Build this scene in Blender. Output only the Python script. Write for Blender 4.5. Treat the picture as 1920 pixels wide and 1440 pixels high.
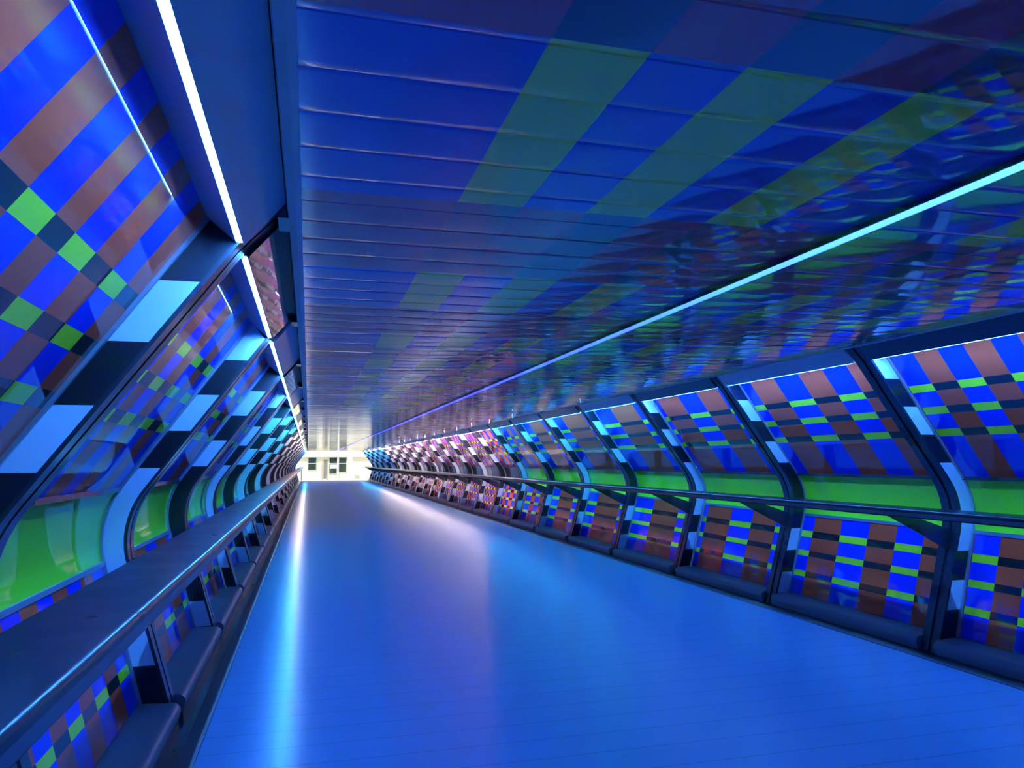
import bpy, math, random
import numpy as np
from mathutils import Matrix, Vector

random.seed(7)
for o in list(bpy.data.objects):
    bpy.data.objects.remove(o)
SC = bpy.context.scene
COL = SC.collection

# ------------------------------------------------------------------ camera
YAW, PIT, ROL, FPX = .264134, .1027154, -.0051421, 1403.5
cy, sy, cp, sp, cr, sr = math.cos(YAW), math.sin(YAW), math.cos(PIT), math.sin(PIT), math.cos(ROL), math.sin(ROL)
fwd = Vector((sy*cp, cy*cp, sp)); right = Vector((cy, -sy, 0)); up = right.cross(fwd)
r_ = right*cr + up*sr; u_ = -right*sr + up*cr
cam = bpy.data.cameras.new('camera'); co = bpy.data.objects.new('camera', cam); COL.objects.link(co)
CX, CH = -1.995, 1.5
co.matrix_world = Matrix(((r_.x, u_.x, -fwd.x, CX), (r_.y, u_.y, -fwd.y, 0), (r_.z, u_.z, -fwd.z, CH), (0, 0, 0, 1)))
cam.sensor_fit = 'HORIZONTAL'; cam.sensor_width = 36; cam.lens = 36*FPX/1920
cam.clip_start = .02; cam.clip_end = 400
SC.camera = co

# ------------------------------------------------------------------ world, sun, exposure
w = bpy.data.worlds.new('world'); SC.world = w; w.use_nodes = True
bg = w.node_tree.nodes['Background']
bg.inputs[0].default_value = (.86, .93, 1, 1); bg.inputs[1].default_value = 1.4
sun = bpy.data.lights.new('sun', 'SUN'); sun.energy = 2.4; sun.angle = .01; sun.color = (1, .95, .82)
so = bpy.data.objects.new('sun', sun); COL.objects.link(so); so.rotation_euler = (math.radians(50), 0, math.radians(-14)); so.location = (0, 60, 12)
SC.view_settings.view_transform = 'Standard'; SC.view_settings.look = 'None'
SC.view_settings.gamma = 1; SC.view_settings.use_curve_mapping = False
SC.view_settings.exposure = 0.0
try:
    SC.cycles.use_denoising = True
    SC.cycles.sample_clamp_indirect = 12
    SC.cycles.max_bounces = 10; SC.cycles.glossy_bounces = 6; SC.cycles.diffuse_bounces = 5
    SC.cycles.use_light_tree = True
    SC.cycles.caustics_reflective = True
    SC.cycles.blur_glossy = .3
except Exception:
    pass

# ------------------------------------------------------------------ materials
MATS = {}
def mat(name, col, rough=.5, metal=0., coat=0., coat_r=.03, spec=.5, emis=None, es=0., aniso=0., coat_ior=1.5):
    m = bpy.data.materials.new(name); m.use_nodes = True
    b = m.node_tree.nodes['Principled BSDF']
    b.inputs['Base Color'].default_value = (*col, 1)
    b.inputs['Roughness'].default_value = rough
    b.inputs['Metallic'].default_value = metal
    b.inputs['Coat Weight'].default_value = coat
    b.inputs['Coat Roughness'].default_value = coat_r
    b.inputs['Specular IOR Level'].default_value = spec
    if aniso: b.inputs['Anisotropic'].default_value = aniso
    if emis:
        b.inputs['Emission Color'].default_value = (*emis, 1); b.inputs['Emission Strength'].default_value = es
    b.inputs['Coat IOR'].default_value = coat_ior
    MATS[name] = m
    return m
def nodes(m): return m.node_tree.nodes, m.node_tree.links
def noise_bump(m, scale, strength, stretch=(1, 1, 1), dist=.01, rough_var=None):
    N, L = nodes(m); b = N['Principled BSDF']
    tc = N.new('ShaderNodeTexCoord'); mp = N.new('ShaderNodeMapping'); mp.inputs['Scale'].default_value = stretch
    no = N.new('ShaderNodeTexNoise'); no.inputs['Scale'].default_value = scale; no.inputs['Detail'].default_value = 3
    bu = N.new('ShaderNodeBump'); bu.inputs['Strength'].default_value = strength; bu.inputs['Distance'].default_value = dist
    L.new(tc.outputs['Object'], mp.inputs[0]); L.new(mp.outputs[0], no.inputs['Vector'])
    L.new(no.outputs[0], bu.inputs['Height']); L.new(bu.outputs[0], b.inputs['Normal'])
    if b.inputs['Coat Weight'].default_value > 0: L.new(bu.outputs[0], b.inputs['Coat Normal'])
    if rough_var:
        mr = N.new('ShaderNodeMapRange'); mr.inputs[3].default_value = rough_var[0]; mr.inputs[4].default_value = rough_var[1]
        L.new(no.outputs[0], mr.inputs[0]); L.new(mr.outputs[0], b.inputs['Roughness'])
    return m

BLUE = (.01, .035, .85); ORANGE = (.95, .09, .03); YELLOW = (.72, .95, .02); BLACK = (.012, .014, .018)
v_blue = mat('vinyl_blue', BLUE, .35, coat=1, coat_ior=1.85, spec=.05); v_orange = mat('vinyl_orange', ORANGE, .35, coat=1, coat_ior=1.85, spec=.05)
v_yellow = mat('vinyl_yellow', YELLOW, .35, coat=1, coat_ior=1.85, spec=.05); v_black = mat('vinyl_black', BLACK, .35, coat=1, coat_ior=1.85, spec=.05)
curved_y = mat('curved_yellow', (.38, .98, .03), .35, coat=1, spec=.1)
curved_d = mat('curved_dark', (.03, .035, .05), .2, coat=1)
s_white = mat('square_white', (.66, .74, .90), .5, spec=.25); s_black = mat('square_black', (.012, .014, .02), .3, coat=.3, coat_r=.1)
noise_bump(s_white, 3, .05)
paint = noise_bump(mat('dark_steel_paint', (.022, .027, .045), .28, coat=.6, coat_r=.12), 4, .06, rough_var=(.22, .38))
shelf_m = noise_bump(mat('shelf_paint', (.012, .016, .032), .3, coat=.2, coat_r=.15, spec=.3), 6, .05, rough_var=(.22, .4))
sill_m = noise_bump(mat('sill_paint', (.26, .28, .34), .42, coat=.2, coat_r=.3), 30, .08, rough_var=(.38, .55))
curb_m = noise_bump(mat('kerb_rubber', (.10, .12, .16), .5), 60, .2)
alu = mat('aluminium_trim', (.45, .5, .6), .35, metal=.6)
pipe_m = mat('pipe_metal', (.75, .78, .82), .22, metal=.8)
fas_w = noise_bump(mat('fascia_white', (.74, .77, .84), .35, coat=.35, coat_r=.15), 1.5, .05)
fas_b = noise_bump(mat('fascia_black', (.02, .023, .035), .2, coat=1, coat_r=.04), 6, .12, stretch=(1, .5, 1))
trim_m = mat('ceiling_trim', (.68, .73, .82), .45)
shell_m = mat('daylight_shell', (.1, .1, .12), .8)

def ceil_mat(name, col):
    m = mat(name, col, .32, coat=1, coat_r=.012, spec=.4, coat_ior=2.05)
    N, L = nodes(m); b = N['Principled BSDF']
    tc = N.new('ShaderNodeTexCoord'); mp = N.new('ShaderNodeMapping'); mp.inputs['Scale'].default_value = (.9, 2.6, 1)
    no = N.new('ShaderNodeTexNoise'); no.inputs['Scale'].default_value = 1.7; no.inputs['Detail'].default_value = 1.2
    bu = N.new('ShaderNodeBump'); bu.inputs['Strength'].default_value = .25; bu.inputs['Distance'].default_value = .004
    L.new(tc.outputs['Object'], mp.inputs[0]); L.new(mp.outputs[0], no.inputs['Vector'])
    L.new(no.outputs[0], bu.inputs['Height']); L.new(bu.outputs[0], b.inputs['Normal']); L.new(bu.outputs[0], b.inputs['Coat Normal'])
    return m
c_blue = ceil_mat('ceiling_blue', (.012, .03, .6)); c_red = ceil_mat('ceiling_red', (.9, .03, .09))
c_yel = ceil_mat('ceiling_yellow', (1, .93, .04)); c_blk = ceil_mat('ceiling_black', (.012, .03, .06))

# floor: fine cross ridges with seams between the planks
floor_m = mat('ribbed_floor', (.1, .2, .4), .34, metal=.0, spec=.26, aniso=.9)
N, L = nodes(floor_m); b = N['Principled BSDF']
tc = N.new('ShaderNodeTexCoord'); sx = N.new('ShaderNodeSeparateXYZ'); L.new(tc.outputs['Object'], sx.inputs[0])
def mth(op, a, bb=None):
    n = N.new('ShaderNodeMath'); n.operation = op
    for i, v in enumerate((a, bb)):
        if v is None: continue
        if isinstance(v, (int, float)): n.inputs[i].default_value = v
        else: L.new(v, n.inputs[i])
    return n.outputs[0]
ridge = mth('SINE', mth('MULTIPLY', sx.outputs[1], 2*math.pi/.0184))
fr = mth('FRACT', mth('DIVIDE', mth('ADD', sx.outputs[1], 100-4.07), .257))
seam = mth('LESS_THAN', fr, .022)
hgt = mth('SUBTRACT', mth('MULTIPLY', ridge, .5), mth('MULTIPLY', seam, 2.0))
bu = N.new('ShaderNodeBump'); bu.inputs['Strength'].default_value = .5; bu.inputs['Distance'].default_value = .0004
L.new(hgt, bu.inputs['Height']); L.new(bu.outputs[0], b.inputs['Normal'])
mp = N.new('ShaderNodeMapping'); mp.inputs['Scale'].default_value = (.5, 4, 1); L.new(tc.outputs['Object'], mp.inputs[0])
no = N.new('ShaderNodeTexNoise'); no.inputs['Scale'].default_value = 1.6; no.inputs['Detail'].default_value = 5; L.new(mp.outputs[0], no.inputs['Vector'])
rp = N.new('ShaderNodeMix'); rp.data_type = 'RGBA'
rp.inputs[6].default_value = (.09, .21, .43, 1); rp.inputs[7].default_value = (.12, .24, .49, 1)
L.new(no.outputs[0], rp.inputs[0])
dk = N.new('ShaderNodeMix'); dk.data_type = 'RGBA'; dk.inputs[7].default_value = (.05, .06, .1, 1)
L.new(mth('MULTIPLY', seam, .7), dk.inputs[0]); L.new(rp.outputs[2], dk.inputs[6]); L.new(dk.outputs[2], b.inputs['Base Color'])
tg = N.new('ShaderNodeCombineXYZ'); tg.inputs[1].default_value = 1; L.new(tg.outputs[0], b.inputs['Tangent'])
mr = N.new('ShaderNodeMapRange'); mr.inputs[3].default_value = .29; mr.inputs[4].default_value = .33
L.new(no.outputs[0], mr.inputs[0]); L.new(mr.outputs[0], b.inputs['Roughness'])

# ------------------------------------------------------------------ mesh helpers
def obj(name, verts, faces, mats, fm=None, parent=None, smooth=False, auto=None):
    me = bpy.data.meshes.new(name); me.from_pydata([tuple(map(float, v)) for v in verts], [], faces)
    if not isinstance(mats, (list, tuple)): mats = [mats]
    for m in mats: me.materials.append(m)
    if fm is not None:
        for p, i in zip(me.polygons, fm): p.material_index = i
    if smooth or auto:
        for p in me.polygons: p.use_smooth = True
        if auto:
            me.validate(); me.update()
            try: me.set_sharp_from_angle(angle=auto)
            except Exception: pass
    me.update()
    o = bpy.data.objects.new(name, me); COL.objects.link(o)
    if parent: o.parent = parent
    return o
def thing(name, label, cat, loc=(0, 0, 0), group=None, kind=None):
    o = bpy.data.objects.new(name, None); o.empty_display_size = .1; COL.objects.link(o); o.location = loc
    tag(o, label, cat, group, kind); return o
def tag(o, label=None, cat=None, group=None, kind=None):
    if label: o['label'] = label
    if cat: o['category'] = cat
    if group: o['group'] = group
    if kind: o['kind'] = kind
    return o
class MB:
    def __init__(s): s.v = []; s.f = []; s.m = []
    def box(s, x0, x1, y0, y1, z0, z1, m=0):
        n = len(s.v)
        s.v += [(x0, y0, z0), (x1, y0, z0), (x1, y1, z0), (x0, y1, z0), (x0, y0, z1), (x1, y0, z1), (x1, y1, z1), (x0, y1, z1)]
        for f in ((3, 2, 1, 0), (4, 5, 6, 7), (0, 1, 5, 4), (1, 2, 6, 5), (2, 3, 7, 6), (3, 0, 4, 7)):
            s.f.append(tuple(n+i for i in f)); s.m.append(m)
        return s
    def prism(s, prof, y0, y1, m=0, sx=1, caps=True):
        """closed (x,z) profile swept along y; sx mirrors x"""
        n = len(s.v); k = len(prof)
        s.v += [(sx*x, y0, z) for x, z in prof] + [(sx*x, y1, z) for x, z in prof]
        for i in range(k):
            j = (i+1) % k; f = (n+i, n+j, n+k+j, n+k+i); s.f.append(f if sx > 0 else f[::-1]); s.m.append(m)
        if caps:
            a = tuple(n+i for i in range(k)); c = tuple(n+k+i for i in range(k))
            s.f.append(a[::-1] if sx > 0 else a); s.f.append(c if sx > 0 else c[::-1]); s.m += [m, m]
        return s
    def tube(s, pts, r, seg=10, m=0):
        n = len(s.v); pts = [Vector(p) for p in pts]
        for i, p in enumerate(pts):
            t = (pts[min(i+1, len(pts)-1)] - pts[max(i-1, 0)]).normalized()
            a = t.orthogonal().normalized() if i == 0 else (a - t*a.dot(t)).normalized()
            bb = t.cross(a)
            for k in range(seg):
                an = 2*math.pi*k/seg; q = p + (a*math.cos(an) + bb*math.sin(an))*r; s.v.append(tuple(q))
        for i in range(len(pts)-1):
            for k in range(seg):
                k2 = (k+1) % seg; s.f.append((n+i*seg+k, n+i*seg+k2, n+(i+1)*seg+k2, n+(i+1)*seg+k)); s.m.append(m)
        s.f.append(tuple(n+k for k in range(seg))[::-1]); s.f.append(tuple(n+(len(pts)-1)*seg+k for k in range(seg))); s.m += [m, m]
        return s
    def build(s, name, mats, parent=None, auto=None): return obj(name, s.v, s.f, mats, s.m, parent, auto=auto)

# ------------------------------------------------------------------ wall section (x outwards from the middle, z up)
def fillet(lo_a, lo_b, up_a, up_b, R, z0, z1, n=12):
    """lower line x=lo_a+lo_b z, upper line x=up_a+up_b z, rounded corner"""
    zc = (up_a-lo_a)/(lo_b-up_b); P = Vector((lo_a+lo_b*zc, zc))
    d1 = Vector((-lo_b, -1)).normalized(); d2 = Vector((up_b, 1)).normalized()
    ang = math.acos(max(-1, min(1, d1.dot(d2)))); t = R/math.tan(ang/2)
    A = P+d1*t; B = P+d2*t; c = P + (d1+d2).normalized()*(R/math.sin(ang/2))
    a0 = math.atan2(A.y-c.y, A.x-c.x); a1 = math.atan2(B.y-c.y, B.x-c.x)
    pts = [(lo_a+lo_b*z0, z0)]
    for i in range(n+1):
        a = a0+(a1-a0)*i/n; pts.append((c.x+R*math.cos(a), c.y+R*math.sin(a)))
    pts.append((up_a+up_b*z1, z1)); return pts
INNER = fillet(2.718, .302, 3.884, -.7143, .50, 0, 2.272)
OUTER = fillet(2.878, .279, 4.011, -.6966, .50, .0, 2.368)
INNER_C = INNER + [(2.362, 2.366)]      # cheek follows the sloping soffit at the top
def at(prof, z):
    zs = [p[1] for p in prof]; xs = [p[0] for p in prof]
    return float(np.interp(z, zs, xs))
def seg_z(prof, a, b_):
    """z samples between a and b along the profile, keeping its bends"""
    return [a]+[p[1] for p in prof if a+1e-4 < p[1] < b_-1e-4]+[b_]

PITCH, FIRST = 2.12, .66           # ribs stand at FIRST + k*PITCH
NB = 29                            # bays in front of the camera
YEND = FIRST + NB*PITCH + .1       # last rib
def ribY(k): return FIRST + k*PITCH

# LED colours along the bridge
def led_col(y):
    if y < 9: return (.06, .34, 1.2)
    if y < 17.4: return (.05, .50, 1.12)
    if y < 46: return (1.0, .80, .76)
    return (.05, .42, 1.0)
def zone(y):
    if y < 9: return 'deep blue light'
    if y < 17.4: return 'cyan light'
    if y < 46: return 'pinkish white light'
    return 'pale blue exit light'
ORD = ['rearmost', 'nearest', 'second', 'third', 'fourth', 'fifth', 'sixth', 'seventh', 'eighth', 'ninth', 'tenth', 'eleventh', 'twelfth',
       'thirteenth', 'fourteenth', 'fifteenth', 'sixteenth', 'seventeenth', 'eighteenth', 'nineteenth', 'twentieth',
       'twenty-first', 'twenty-second', 'twenty-third', 'twenty-fourth', 'twenty-fifth', 'twenty-sixth', 'twenty-seventh',
       'twenty-eighth', 'twenty-ninth', 'thirtieth', 'thirty-first']
SIDE = {-1: 'left', 1: 'right'}
def ordn(j, sgn):
    """j = 1 is the first one seen on the left; on the right the first one seen is j = 2"""
    j -= sgn > 0
    return 'out-of-frame rearmost' if j < 0 or (j == 0 and sgn < 0) else 'out-of-frame' if j == 0 else ORD[j]

# blue column intervals in each bay (measured), the rest of the bay is orange
def cols_for(i):
    y0, y1 = ribY(i), ribY(i+1)
    M = {
     0: [(.72, .87), (1.04, 1.21), (1.38, 1.545), (1.71, 1.885), (2.034, 2.22), (2.404, 2.588)],
     1: [(2.96, 3.165), (3.365, 3.565), (3.765, 3.970), (4.188, 4.41), (4.638, 4.87)],
     2: [(4.9, 5.06), (5.375, 5.686), (6.03, 6.41), (6.82, 7.02)],
     3: [(7.05, 7.48), (7.955, 8.42), (8.99, 9.14)],
     4: [(9.2, 9.79), (10.6, 11.26)],
     5: [(11.26, 11.86), (12.9, 13.38)],
     6: [(13.5, 14.18), (15.02, 15.5)],
     7: [(15.6, 15.95), (16.37, 16.72), (17.0, 17.45)],
     8: [(17.8, 18.05), (18.35, 18.62), (18.95, 19.25), (19.5, 19.7)],
    }
    if i in M: return M[i]
    wv = .21+.04*math.sin(i*.55)
    out = []; y = y0+.2
    while y < y1: out.append((y, min(y+wv, y1))); y += 2*wv
    return out
UP_B = [(2.071, 2.017), (1.904, 1.849), (1.734, 1.678)]
LO_B = [(.757, .692), (.560, .503), (.358, .300)]

def vinyl_grid(name, sgn, y0, y1, z0, z1, blues, bands, parent):
    """glazed pane: coloured cells on the inner face of a 20 mm thick pane"""
    ys = sorted({y0, y1} | {min(max(v, y0), y1) for ab in blues for v in ab})
    zs = [z0]
    for hi, lo in sorted(bands, key=lambda t: t[1]): zs += [lo, hi]
    zs.append(z1)
    inb = lambda v, I: any(a-1e-6 <= v <= c+1e-6 for a, c in I)
    V = []; F = []; Mi = []
    for z in zs:
        for y in ys: V.append((sgn*at(OUTER, z), y, z))
    ny = len(ys)
    for a in range(len(zs)-1):
        band = a % 2 == 1
        for c in range(ny-1):
            if ys[c+1]-ys[c] < 1e-6: continue
            ym = (ys[c]+ys[c+1])/2; bl = inb(ym, blues)
            f = (a*ny+c, a*ny+c+1, (a+1)*ny+c+1, (a+1)*ny+c)
            F.append(f if sgn > 0 else f[::-1]); Mi.append((2 if bl else 3) if band else (0 if bl else 1))
    n = len(V); q = [(z0, y0), (z0, y1), (z1, y1), (z1, y0)]
    for z, y in q: V.append((sgn*(at(OUTER, z)), y, z))
    for z, y in q: V.append((sgn*(at(OUTER, z)+.02), y, z+.002))
    for f in ((4, 7, 6, 5), (0, 1, 5, 4), (1, 2, 6, 5), (2, 3, 7, 6), (3, 0, 4, 7)):
        F.append(tuple(n+i for i in f)); Mi.append(3)
    return obj(name, V, F, [v_blue, v_orange, v_yellow, v_black], Mi, parent)

def sill_profile():
    p = [(2.935, .118), (2.775, .108)]
    for i in range(7):
        a = math.pi/2 + (math.pi/2+.15)*i/6; p.append((2.735+.05*math.cos(a), .058+.05*math.sin(a)))
    p += [(2.70, .0), (2.935, .0)]
    return p
SILL = sill_profile()

def window(n, i, sgn):
    y0, y1 = ribY(i)+.17, ribY(i+1)
    side = SIDE[sgn]
    t = thing('window_%d' % n, '%s glazed bay of coloured columns, %s wall, in %s' % (ordn(i+1, sgn), side, zone(y0)), 'window', (0, y0, 0), kind='structure')
    par = t
    sh = lambda o: (setattr(o, 'location', (0, -y0, 0)), o)[1]
    bl = cols_for(i)
    sh(vinyl_grid('upper_pane', sgn, y0, y1, 1.352, 2.366, bl, UP_B, par))
    sh(vinyl_grid('lower_pane', sgn, y0, y1, .122, .908, bl, LO_B, par))
    # curved pane between the two
    zs = seg_z(OUTER, .935, 1.338); m = MB()
    ring = [(at(OUTER, z), z) for z in zs] + [(at(OUTER, z)+.02, z) for z in zs[::-1]]
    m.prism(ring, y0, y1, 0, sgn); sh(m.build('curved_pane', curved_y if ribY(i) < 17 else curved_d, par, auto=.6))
    for zc in (.921, 1.345):
        x = at(OUTER, zc); m = MB(); m.prism([(x-.012, zc-.014), (x+.03, zc-.014), (x+.03, zc+.014), (x-.012, zc+.014)], y0, y1, 0, sgn)
        sh(m.build('transom', alu if zc < 1 else paint, par))
    m = MB(); m.prism(SILL, y0, y1, 0, sgn); sh(m.build('sill', sill_m, par, auto=.5))
    # narrow aluminium stile beside the rib that closes the bay
    for (a, b_) in ((.122, 2.366),):
        zs = seg_z(OUTER, a, b_); ring = [(at(OUTER, z)-.016, z) for z in zs] + [(at(OUTER, z)+.01, z) for z in zs[::-1]]
        m = MB(); m.prism(ring, y1-.022, y1-.004, 0, sgn); sh(m.build('window_frame', alu, par, auto=.6))
    return t

# ribs -------------------------------------------------------------
ZA = [(2.364, 2.132, 1), (2.132, 1.913, 0), (1.913, 1.693, 1), (1.693, 1.470, 0), (1.470, .776, 1), (.776, .55, 0), (.55, .327, 1), (.327, .115, 0)]
TOPX, TOPZ = 2.105, 2.445
def rib_meshes(sgn, par):
    """local y=0 is the face towards the viewer, body runs to .17"""
    inn = [p for p in INNER] + [(TOPX, TOPZ), (TOPX-.012, TOPZ-.01), (TOPX-.02, 2.385)][:1]
    out = [(at(OUTER, z)+.05, z) for z in (0,)] + [(p[0]+.05, p[1]) for p in OUTER[1:]] + [(2.30, 2.50)]
    V = []; F = []
    # cross section along y with a groove: (y, inward offset)
    ysec = [(0, .0), (.002, -.0), (.070, -.0), (.072, .014), (.094, .014), (.096, -.0), (.168, -.0), (.17, .0)]
    def offset(prof, d):
        q = []
        for i, (x, z) in enumerate(prof):
            a = prof[max(i-1, 0)]; c = prof[min(i+1, len(prof)-1)]
            tx, tz = c[0]-a[0], c[1]-a[1]; l = math.hypot(tx, tz); nx, nz = tz/l, -tx/l
            q.append((x+nx*d, z+nz*d))
        return q
    n = len(inn)
    for y, d in ysec:
        for x, z in offset(inn, d): V.append((sgn*x, y, max(z, 0)))
    for s in range(len(ysec)-1):
        for i in range(n-1):
            f = (s*n+i, (s+1)*n+i, (s+1)*n+i+1, s*n+i+1); F.append(f if sgn < 0 else f[::-1])
    # sides out to behind the glass and the back
    base = len(V)
    zs = [p[1] for p in inn]
    ox = [max(at(OUTER, z)+.05, x+.12) for x, z in inn]
    for y in (0, .17):
        for i in range(n): V.append((sgn*ox[i], y, zs[i]+(.0 if i < n-1 else .05)))
    for i in range(n-1):
        f = (i, i+1, base+i+1, base+i); F.append(f if sgn < 0 else f[::-1])
        s = (len(ysec)-1)*n; f = (s+i, base+n+i, base+n+i+1, s+i+1); F.append(f if sgn < 0 else f[::-1])
        f = (base+i, base+i+1, base+n+i+1, base+n+i); F.append(f if sgn < 0 else f[::-1])
    s = (len(ysec)-1)*n
    F.append((n-1, base+n-1, base+2*n-1, s+n-1)); F.append((0, s, base+n, base))
    body = obj('rib_body', V, F, paint, None, None, auto=.5)
    # small black end block over the edge of the ceiling
    k = MB(); k.box(*(sorted((sgn*2.07, sgn*2.125))), 0, .17, 2.388, 2.45)
    # chequered cheek facing the viewer
    panels = []
    for phase in (0, 1):
        V = []; F = []; Mi = []
        for hi, lo, wht in ZA:
            zs2 = sorted(set(seg_z(OUTER, lo, hi)+seg_z(INNER_C, lo, hi)))
            lip = .018
            for a, c in zip(zs2[:-1], zs2[1:]):
                n0 = len(V)
                for z in (a, c):
                    xi, xo = at(INNER_C, z)+lip, at(OUTER, z)-.014
                    V += [(sgn*min(xi, xo), -.003, z), (sgn*xo, -.003, z)]
                f = (n0, n0+1, n0+3, n0+2); F.append(f if sgn > 0 else f[::-1]); Mi.append(wht ^ phase)
        # rim so that the panel has thickness
        panels.append((V, F, Mi))
    g = MB(); poly = [(2.415, 1.055), (2.66, 1.055), (2.70, 1.03), (at(INNER, .93)+.01, .93), (at(INNER, .775)+.01, .775)]
    g.prism(poly[::-1], .075, .092, 0, sgn)
    return body, k, panels, g
RIBDATA = {}
def rib(k, sgn):
    y = ribY(k); side = SIDE[sgn]
    t = thing('steel_rib', '%s dark rib with chequered cheek, %s wall, in %s' % (ordn(k, sgn), side, zone(y-.3)), 'rib', (0, y, 0), 'chequered ribs along the %s wall' % side)
    if sgn not in RIBDATA:
        body, kb, panels, g = rib_meshes(sgn, t)
        block = kb.build('end_block', v_black); br = g.build('bracket', paint)
        pm = []
        for V, F, Mi in panels: pm.append(obj('cheek_panel', V, F, [s_black, s_white], Mi))
        RIBDATA[sgn] = (body, block, br, pm)
        first = True
    else: first = False
    body, block, br, pm = RIBDATA[sgn]
    phase = k % 2     # k even: pattern A
    for src in (body, block, br, pm[phase]):
        if src.parent is None: c = src
        else: c = src.copy(); COL.objects.link(c)
        c.parent = t; c.location = (0, 0, 0)
    return t

# fascia panels and light strips --------------------------------------
def fascia(i, sgn):
    y0, y1 = ribY(i)+.17, ribY(i+1); side = SIDE[sgn]
    white = i % 2 == 0
    a, b_ = (2.238, 2.2725), (2.097, 2.44)
    prof = [a, b_, (2.115, 2.455), (2.262, 2.30), (2.262, 2.284), (2.2405, 2.284)]
    m = MB(); m.prism([(x, z) for x, z in prof], 0, y1-y0-.004, 0, sgn)
    o = m.build('fascia_panel', fas_w if white else fas_b); o.location = (0, y0+.001, 0)
    tag(o, '%s sloping %s fascia panel, %s side of ceiling, in %s' % (ordn(i+1, sgn), 'pale' if white else 'glossy black', side, zone(y0)), 'panel', 'fascia panels along the %s side of the ceiling' % side)
    m = MB(); m.prism([(2.262, 2.281), (2.262, 2.30), (2.363, 2.388), (2.375, 2.388), (2.375, 2.368), (2.362, 2.368)], 0, y1-y0-.004, 0, sgn)
    m.build('soffit', sill_soff, o)
    return o
sill_soff = mat('soffit_paint', (.30, .42, .62), .5)
LEDM = {}
def led(i, sgn):
    y0, y1 = ribY(i)+.215, ribY(i+1)-.02; side = SIDE[sgn]
    c = led_col((y0+y1)/2); c = c + (((.45 if c[0] > .5 else 1.),) if sgn < 0 else ((1.2 if c[0] > .5 else 1.),))
    if c not in LEDM:
        k = LED_W if c[0] > .5 else LED_B
        if c[0] < .5 and y0 > 45: k = LED_B*1.0
        LEDM[c] = mat('led_%d' % len(LEDM), (.8, .8, .8), .5, emis=c[:3], es=k*c[3])
    m = MB(); m.box(*(sorted((sgn*2.2405, sgn*2.2575))), 0, y1-y0, 2.2796 if sgn < 0 else 2.2758, 2.2835)
    o = m.build('light_strip', LEDM[c]); o.location = (0, y0, 0)
    tag(o, '%s light strip under the %s fascia giving %s' % (ordn(i+1, sgn), side, zone(y0)), 'light strip', 'light strips above the %s windows' % side)
LED_B, LED_W = 300., 300.

n = 1
for sgn in (-1, 1):
    for i in range(-1, NB):
        window(n, i, sgn); n += 1
        fascia(i, sgn); led(i, sgn)
    for k in range(0, NB+1): rib(k, sgn)

# leaning shelves ----------------------------------------------------
YS = -1.5
def shelf(sgn):
    p = []
    for i in range(7):
        a = math.pi/2+math.pi/2*i/6; p.append((2.417+.017*math.cos(a), 1.105+.017*math.sin(a)))
    p += [(2.402, 1.062), (2.41, 1.056), (2.43, 1.056), (2.44, 1.085), (2.64, 1.085), (2.655, 1.095), (2.655, 1.122)]
    m = MB(); m.prism(p, YS, YEND, 0, sgn)
    o = m.build('leaning_shelf', shelf_m, auto=.5)
    tag(o, 'long dark glossy leaning shelf running the length of the %s wall' % SIDE[sgn], 'shelf')
    m = MB(); m.box(*sorted((sgn*2.404, sgn*2.4005)), YS, YEND, 1.066, 1.1)
    m.build('front_strip', mat('shelf_front', (.12, .14, .2), .3, metal=.5), o)
for sgn in (-1, 1): shelf(sgn)

# floor, kerbs -------------------------------------------------------
m = MB(); m.box(-2.515, 2.515, YS, YEND, -.05, 0); o = m.build('floor', floor_m); tag(o, 'blue-lit ribbed metal walkway floor of the bridge', 'floor', kind='structure')
for sgn in (-1, 1):
    m = MB()
    m.prism([(2.517, -.05), (2.517, .006), (2.60, .012), (2.606, .004), (2.606, -.05)][::-1], YS, YEND, 0, sgn)
    m.prism([(2.608, -.05), (2.608, -.002), (2.95, -.002), (2.95, -.05)][::-1], YS, YEND, 1, sgn)
    o = m.build('baseboard_%s' % SIDE[sgn], [curb_m, paint]); tag(o, 'dark kerb strip between the floor and the foot of the %s wall' % SIDE[sgn], 'kerb', kind='structure')

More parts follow.
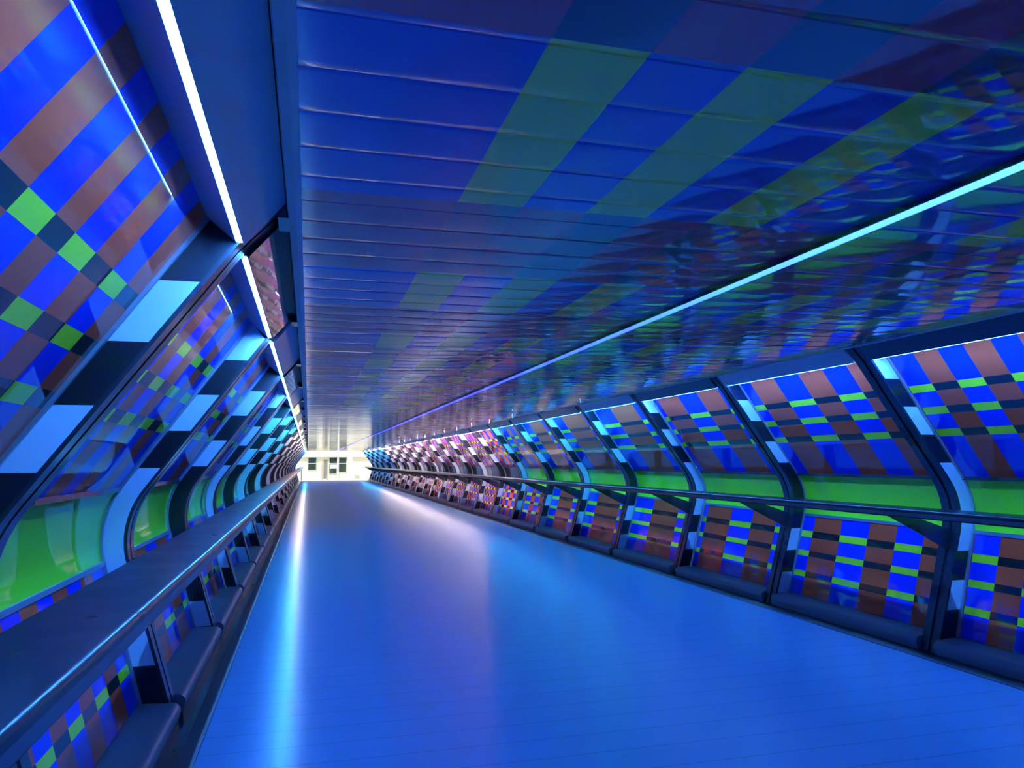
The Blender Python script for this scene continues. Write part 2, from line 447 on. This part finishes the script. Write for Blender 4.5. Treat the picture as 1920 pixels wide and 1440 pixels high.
# ceiling ------------------------------------------------------------
YB = [-5.2, -4.1, -3.0, -1.9, -.8, .33, 1.392, 2.405, 3.36, 4.21, 5.04, 5.72, 6.40, 7.0]
while YB[-1] < YEND+1: YB.append(YB[-1]+.55)
XL = [-2.04, -1.53, -1.305, -1.07, -.845, -.61, -.385]
XR = [.262, .49, .705, .93, 1.15, 1.375, 1.60, 1.82]
def ceil_mesh():
    xs = sorted(set(XL+[-.16, -.033, .033, .0]+XR+[2.04] + [-1.8, .15]))
    xs = [x for x in xs]
    # refine near walls
    P = .22; y = 1.637-16*P; ysl = []
    rng = random.Random(3)
    prof = []            # (y, z)
    while y < YEND:
        t = rng.uniform(-.0006, .0006); s = rng.uniform(.0006, .0015)
        prof.append((y+.0005, 2.37+.002))
        for q in (0.02, .1, .25, .4, .55, .7, .85, .98):
            prof.append((y+P*q, 2.37 - s*(1-(2*q-1)**2) + t*(2*q-1)))
        prof.append((y+P-.0005, 2.37+.002)); y += P
    # insert colour boundaries
    py = np.array([p[0] for p in prof]); pz = np.array([p[1] for p in prof])
    ally = np.array(sorted(set(list(py)+[b_ for b_ in YB if py[0] < b_ < py[-1]])))
    allz = np.interp(ally, py, pz)
    V = []; F = []; Mi = []; nx = len(xs)
    for yy, zz in zip(ally, allz):
        for x in xs: V.append((x, yy, zz))
    def row(yy):
        return sum(1 for b_ in YB if b_ <= yy)
    for j in range(len(ally)-1):
        ym = (ally[j]+ally[j+1])/2; rw = row(ym) % 2    # row containing 1.39..2.405 has index 7 -> odd = blue/yellow
        for i in range(nx-1):
            xm = (xs[i]+xs[i+1])/2
            if xm < XL[1]: alt = 0
            elif xm < XL[-1]: alt = sum(1 for q in XL if q <= xm) % 2 == 0
            elif xm < XR[0]: alt = 0
            else: alt = sum(1 for q in XR if q <= xm) % 2 == 0
            k = (2 if alt else 0) if rw == 1 else (3 if alt else 1)
            F.append((j*nx+i, (j+1)*nx+i, (j+1)*nx+i+1, j*nx+i+1)); Mi.append(k)
    return V, F, Mi
V, F, Mi = ceil_mesh()
o = obj('ceiling', V, F, [c_blue, c_red, c_yel, c_blk], Mi, auto=.5)
tag(o, 'glossy ceiling of cross panels painted in blue, yellow, dark red and black blocks', 'ceiling', kind='structure')
for j, sgn in enumerate((-1, 1)):
    m = MB(); m.prism([(2.038, 2.376), (2.038, 2.360), (2.058, 2.360), (2.059, 2.376), (2.084, 2.380), (2.0955, 2.45), (2.02, 2.45), (2.02, 2.39)], YS, YEND, 0, sgn)
    o = m.build('trim_%d' % (j+1), trim_m); tag(o, 'narrow pale trim along the %s edge of the ceiling' % SIDE[sgn], 'trim', kind='structure')

# middle ceiling strip: a lit diffuser, cyan near the viewer and violet further on
cs = mat('middle_strip_glow', (.5, .6, .8), .3, coat=.5)
N, L = nodes(cs); b = N['Principled BSDF']
tc = N.new('ShaderNodeTexCoord'); sx = N.new('ShaderNodeSeparateXYZ'); L.new(tc.outputs['Object'], sx.inputs[0])
mr = N.new('ShaderNodeMapRange'); mr.inputs[1].default_value = 0; mr.inputs[2].default_value = 20; L.new(sx.outputs[1], mr.inputs[0])
cr_ = N.new('ShaderNodeValToRGB'); e = cr_.color_ramp.elements
e[0].position = .06; e[0].color = (.026, .11, 1, 1); e[1].position = 1; e[1].color = (.012, .014, .8, 1)
for pos, c in ((.15, (.02, .075, 1, 1)), (.24, (.014, .03, 1, 1)), (.4, (.012, .017, .95, 1))):
    q = e.new(pos); q.color = c
L.new(mr.outputs[0], cr_.inputs[0]); L.new(cr_.outputs[0], b.inputs['Emission Color']); b.inputs['Emission Strength'].default_value = 11
m = MB(); m.box(-.030, .030, YS, YEND, 2.352, 2.375, 0)
o = m.build('ceiling_light_strip', cs); tag(o, 'long cyan to violet glowing strip along the middle of the ceiling', 'light strip')
for sgn in (-1, 1):
    m = MB(); m.box(*sorted((sgn*.0305, sgn*.038)), YS, YEND, 2.350, 2.375); m.build('edge_rail', v_black, o)

# pipes --------------------------------------------------------------
def pipe(k, sgn):
    y = ribY(k)-.10
    zs = [.105, .4, .8]+[p[1] for p in OUTER[1:-1]]+[1.6, 2.0, 2.29]; zs = sorted(zs)
    m = MB(); m.tube([(sgn*(at(OUTER, z)-.045), 0, z) for z in zs], .017, 12)
    for z in (.88, 1.4):
        x = at(OUTER, z)-.045; m.tube([(sgn*(x-.003), 0, z-.012), (sgn*(x+.003), 0, z+.012)], .024, 12)
    o = m.build('drain_pipe', pipe_m, auto=.7); o.location = (0, y, 0)
    tag(o, 'thin shiny vertical pipe bending with the %s wall, beside the %s rib' % (SIDE[sgn], ordn(k, sgn)), 'pipe')
for k in (4, 14, 24):
    for sgn in (-1, 1): pipe(k, sgn)

# unseen shell added to keep the daylight out of the tunnel ---------------------------------
for sgn in (-1, 1):
    m = MB(); prof = [(3.30, -.05), (3.40, 1.2), (2.75, 2.6), (2.80, 2.62), (3.46, 1.2), (3.36, -.05)]
    m.prism(prof, YS-2.2, YEND, 0, sgn); m.prism([(2.93, -.05), (3.36, -.05), (3.36, -.1), (2.93, -.1)], YS-2.2, YEND, 0, sgn)
    o = m.build('daylight_block_%s' % SIDE[sgn], shell_m); tag(o, 'unseen daylight-blocking shell added behind the windows of the %s wall' % SIDE[sgn], 'wall', kind='structure')
m = MB(); m.box(-2.8, 2.8, YS-2.2, YEND, 2.6, 2.66); o = m.build('trim_3', shell_m); tag(o, 'unseen slab added above the bridge ceiling to block daylight', 'roof', kind='structure')  # added lid over the ceiling, stops sky light leaking in
m = MB(); m.box(-3.4, 3.4, YS-2.26, YS-2.2, -.1, 2.66); o = m.build('daylight_block_back', shell_m); tag(o, 'unseen panel added behind the viewer to block daylight', 'wall', kind='structure')  # added to close the open rear of the tunnel against daylight
m = MB(); m.box(-3.4, 3.4, YS-2.2, YS, -.06, -.01); o = m.build('trim_4', curb_m); tag(o, 'dark landing behind the viewer', 'floor', kind='structure')

# ------------------------------------------------------------------ far exit
cream = noise_bump(mat('cream_stone', (.80, .74, .60), .8), 2, .3); wht = mat('white_paint', (.85, .86, .84), .5)
paveM = noise_bump(mat('pale_paving', (.72, .72, .70), .7), 3, .2); dglass = mat('dark_window_glass', (.05, .06, .06), .1)
grn = mat('pale_green_frame', (.45, .62, .5), .5); tan = mat('tan_timber', (.55, .42, .25), .6); gry = mat('grey_metal', (.22, .22, .22), .5)
R3 = np.array([[r_.x, u_.x, -fwd.x], [r_.y, u_.y, -fwd.y], [r_.z, u_.z, -fwd.z]])
def far(px, py, Y):
    c = R3 @ np.array([(px-960)/FPX, -(py-720)/FPX, -1.]); return CX+c[0]/c[1]*Y, CH+c[2]/c[1]*Y
m = MB(); m.box(-9, 9, YEND, 90, -.12, -.02); o = m.build('trim_5', paveM); tag(o, 'bright pale paving outside the far exit', 'paving', kind='structure')
m = MB()
m.box(-2.52, 2.52, YEND, YEND+.5, -.03, .004); o = m.build('trim_6', wht); tag(o, 'bright threshold at the far exit', 'threshold', kind='structure')
YF = 72.
t = thing('building', 'sunlit cream stone building seen through the far exit', 'building', (0, YF, 0))
m = MB(); m.box(-9, 9, .0, 1., -.1, 9); m.build('wall', cream, t)
def fwin(x0, y0, x1, y1, bar, lower=dglass):
    a, zt = far(x0, y0, YF-.05); c, zb = far(x1, y1, YF-.05)
    fr_ = MB()
    w_ = .05
    fr_.box(a-w_, c+w_, -.12, 0, zt, zt+w_); fr_.box(a-w_, c+w_, -.12, 0, zb-w_, zb); fr_.box(a-w_, a, -.12, 0, zb, zt); fr_.box(c, c+w_, -.12, 0, zb, zt)
    if bar: zm = far(x0, bar, YF)[1]; fr_.box(a, c, -.1, 0, zm-.03, zm+.03)
    f_ = fr_.build('window', grn, t)
    p = MB(); p.box(a, c, -.03, -.005, zb, zt); p.build('pane', lower, f_)
fwin(578.5, 858, 592.5, 881, 869); fwin(618, 858, 631.5, 888, 869); fwin(636, 858, 649, 885, 869)
m = MB(); a, zt = far(597, 869, YF); c, _ = far(603, 869, YF); m.box(a, c, -.3, 0, -.1, zt); m.build('pillar', wht, t)
a, zt = far(607, 862, YF); c, zb = far(612, 893, YF); m = MB()
m.box(a, c, -.06, 0, -.02, zt); m.build('door', gry, t)
m = MB()
a, zt = far(632.3, 856, YF); c, _ = far(635, 856, YF); m.box(a, c, -.35, 0, -.1, zt); m.build('pillar', wht, t)
m = MB(); m.box(-4, 4, -.5, 0, *sorted((far(600, 857, YF)[1], far(600, 855, YF)[1]))); m.build('ledge', cream, t)
# a sign board in front of the middle window
a, zt = far(619, 871, 69); c, zb = far(631.5, 878.5, 69); m = MB(); m.box(a, c, 0, .04, zb, zt)
o = m.build('sign_board', wht); o.location = (0, 69, 0); tag(o, 'blank white board in front of the middle window outside the far exit', 'board')
m = MB(); m.box(a+.03, a+.06, .0, .03, -.02, zb); m.box(c-.06, c-.03, .0, .03, -.02, zb); m.build('leg', gry, o)
# timber post, dark post
for nm, x0, x1, ytop, Y, mm, lab in (('timber_post', 604, 606.3, 859, 68, tan, 'tan timber post outside the far exit'), ('dark_post', 613.6, 614.8, 861, 67, gry, 'slim dark post standing at the middle of the far exit')):
    a, zt = far(x0, ytop, Y); c, _ = far(x1, ytop, Y)
    m = MB(); m.box(a, c, 0, c-a, -.02, zt); m.box(a-.03, c+.03, -.03, c-a+.03, -.02, .02); o = m.build(nm, mm); o.location = (0, Y, 0); tag(o, lab, 'post')
# low table with splayed legs
a, zt = far(577, 884, 68); c, _ = far(594, 884, 68)
t = thing('outdoor_table', 'white outdoor table below the left window outside the far exit', 'table', ((a+c)/2, 68, 0)); hw = (c-a)/2
m = MB(); m.box(-hw, hw, -.35, .35, zt-.22, zt); m.build('tabletop', wht, t)
for q in (-1, 1):
    for q2 in (-1, 1):
        m = MB(); m.tube([(q*hw*.8, q2*.25, zt-.22), (q*hw*.95, q2*.3, -.02)], .025, 8); m.build('leg', wht, t)
# cream column at the right of the exit
a, zt = far(652.5, 840, 68); c, _ = far(661, 840, 68)
m = MB(); m.box(a, c, 0, .5, -.02, zt+.6); o = m.build('column', cream); o.location = (0, 68, 0); tag(o, 'cream stone column outside the right of the far exit', 'column')
m = MB(); m.box(a-.06, c+.06, -.06, .56, -.02, .35); m.build('base', wht, o)
# bollard
a, zt = far(564.2, 881, 66); c, _ = far(566.8, 881, 66)
m = MB(); m.tube([((a+c)/2, 0, -.02), ((a+c)/2, 0, zt-.05), ((a+c)/2, 0, zt)], (c-a)/2, 14); m.tube([((a+c)/2, 0, zt-.14), ((a+c)/2, 0, zt-.1)], (c-a)/2+.01, 14)
o = m.build('bollard', gry, auto=.6); o.location = (0, 66, 0); tag(o, 'dark bollard at the left of the far exit', 'bollard')
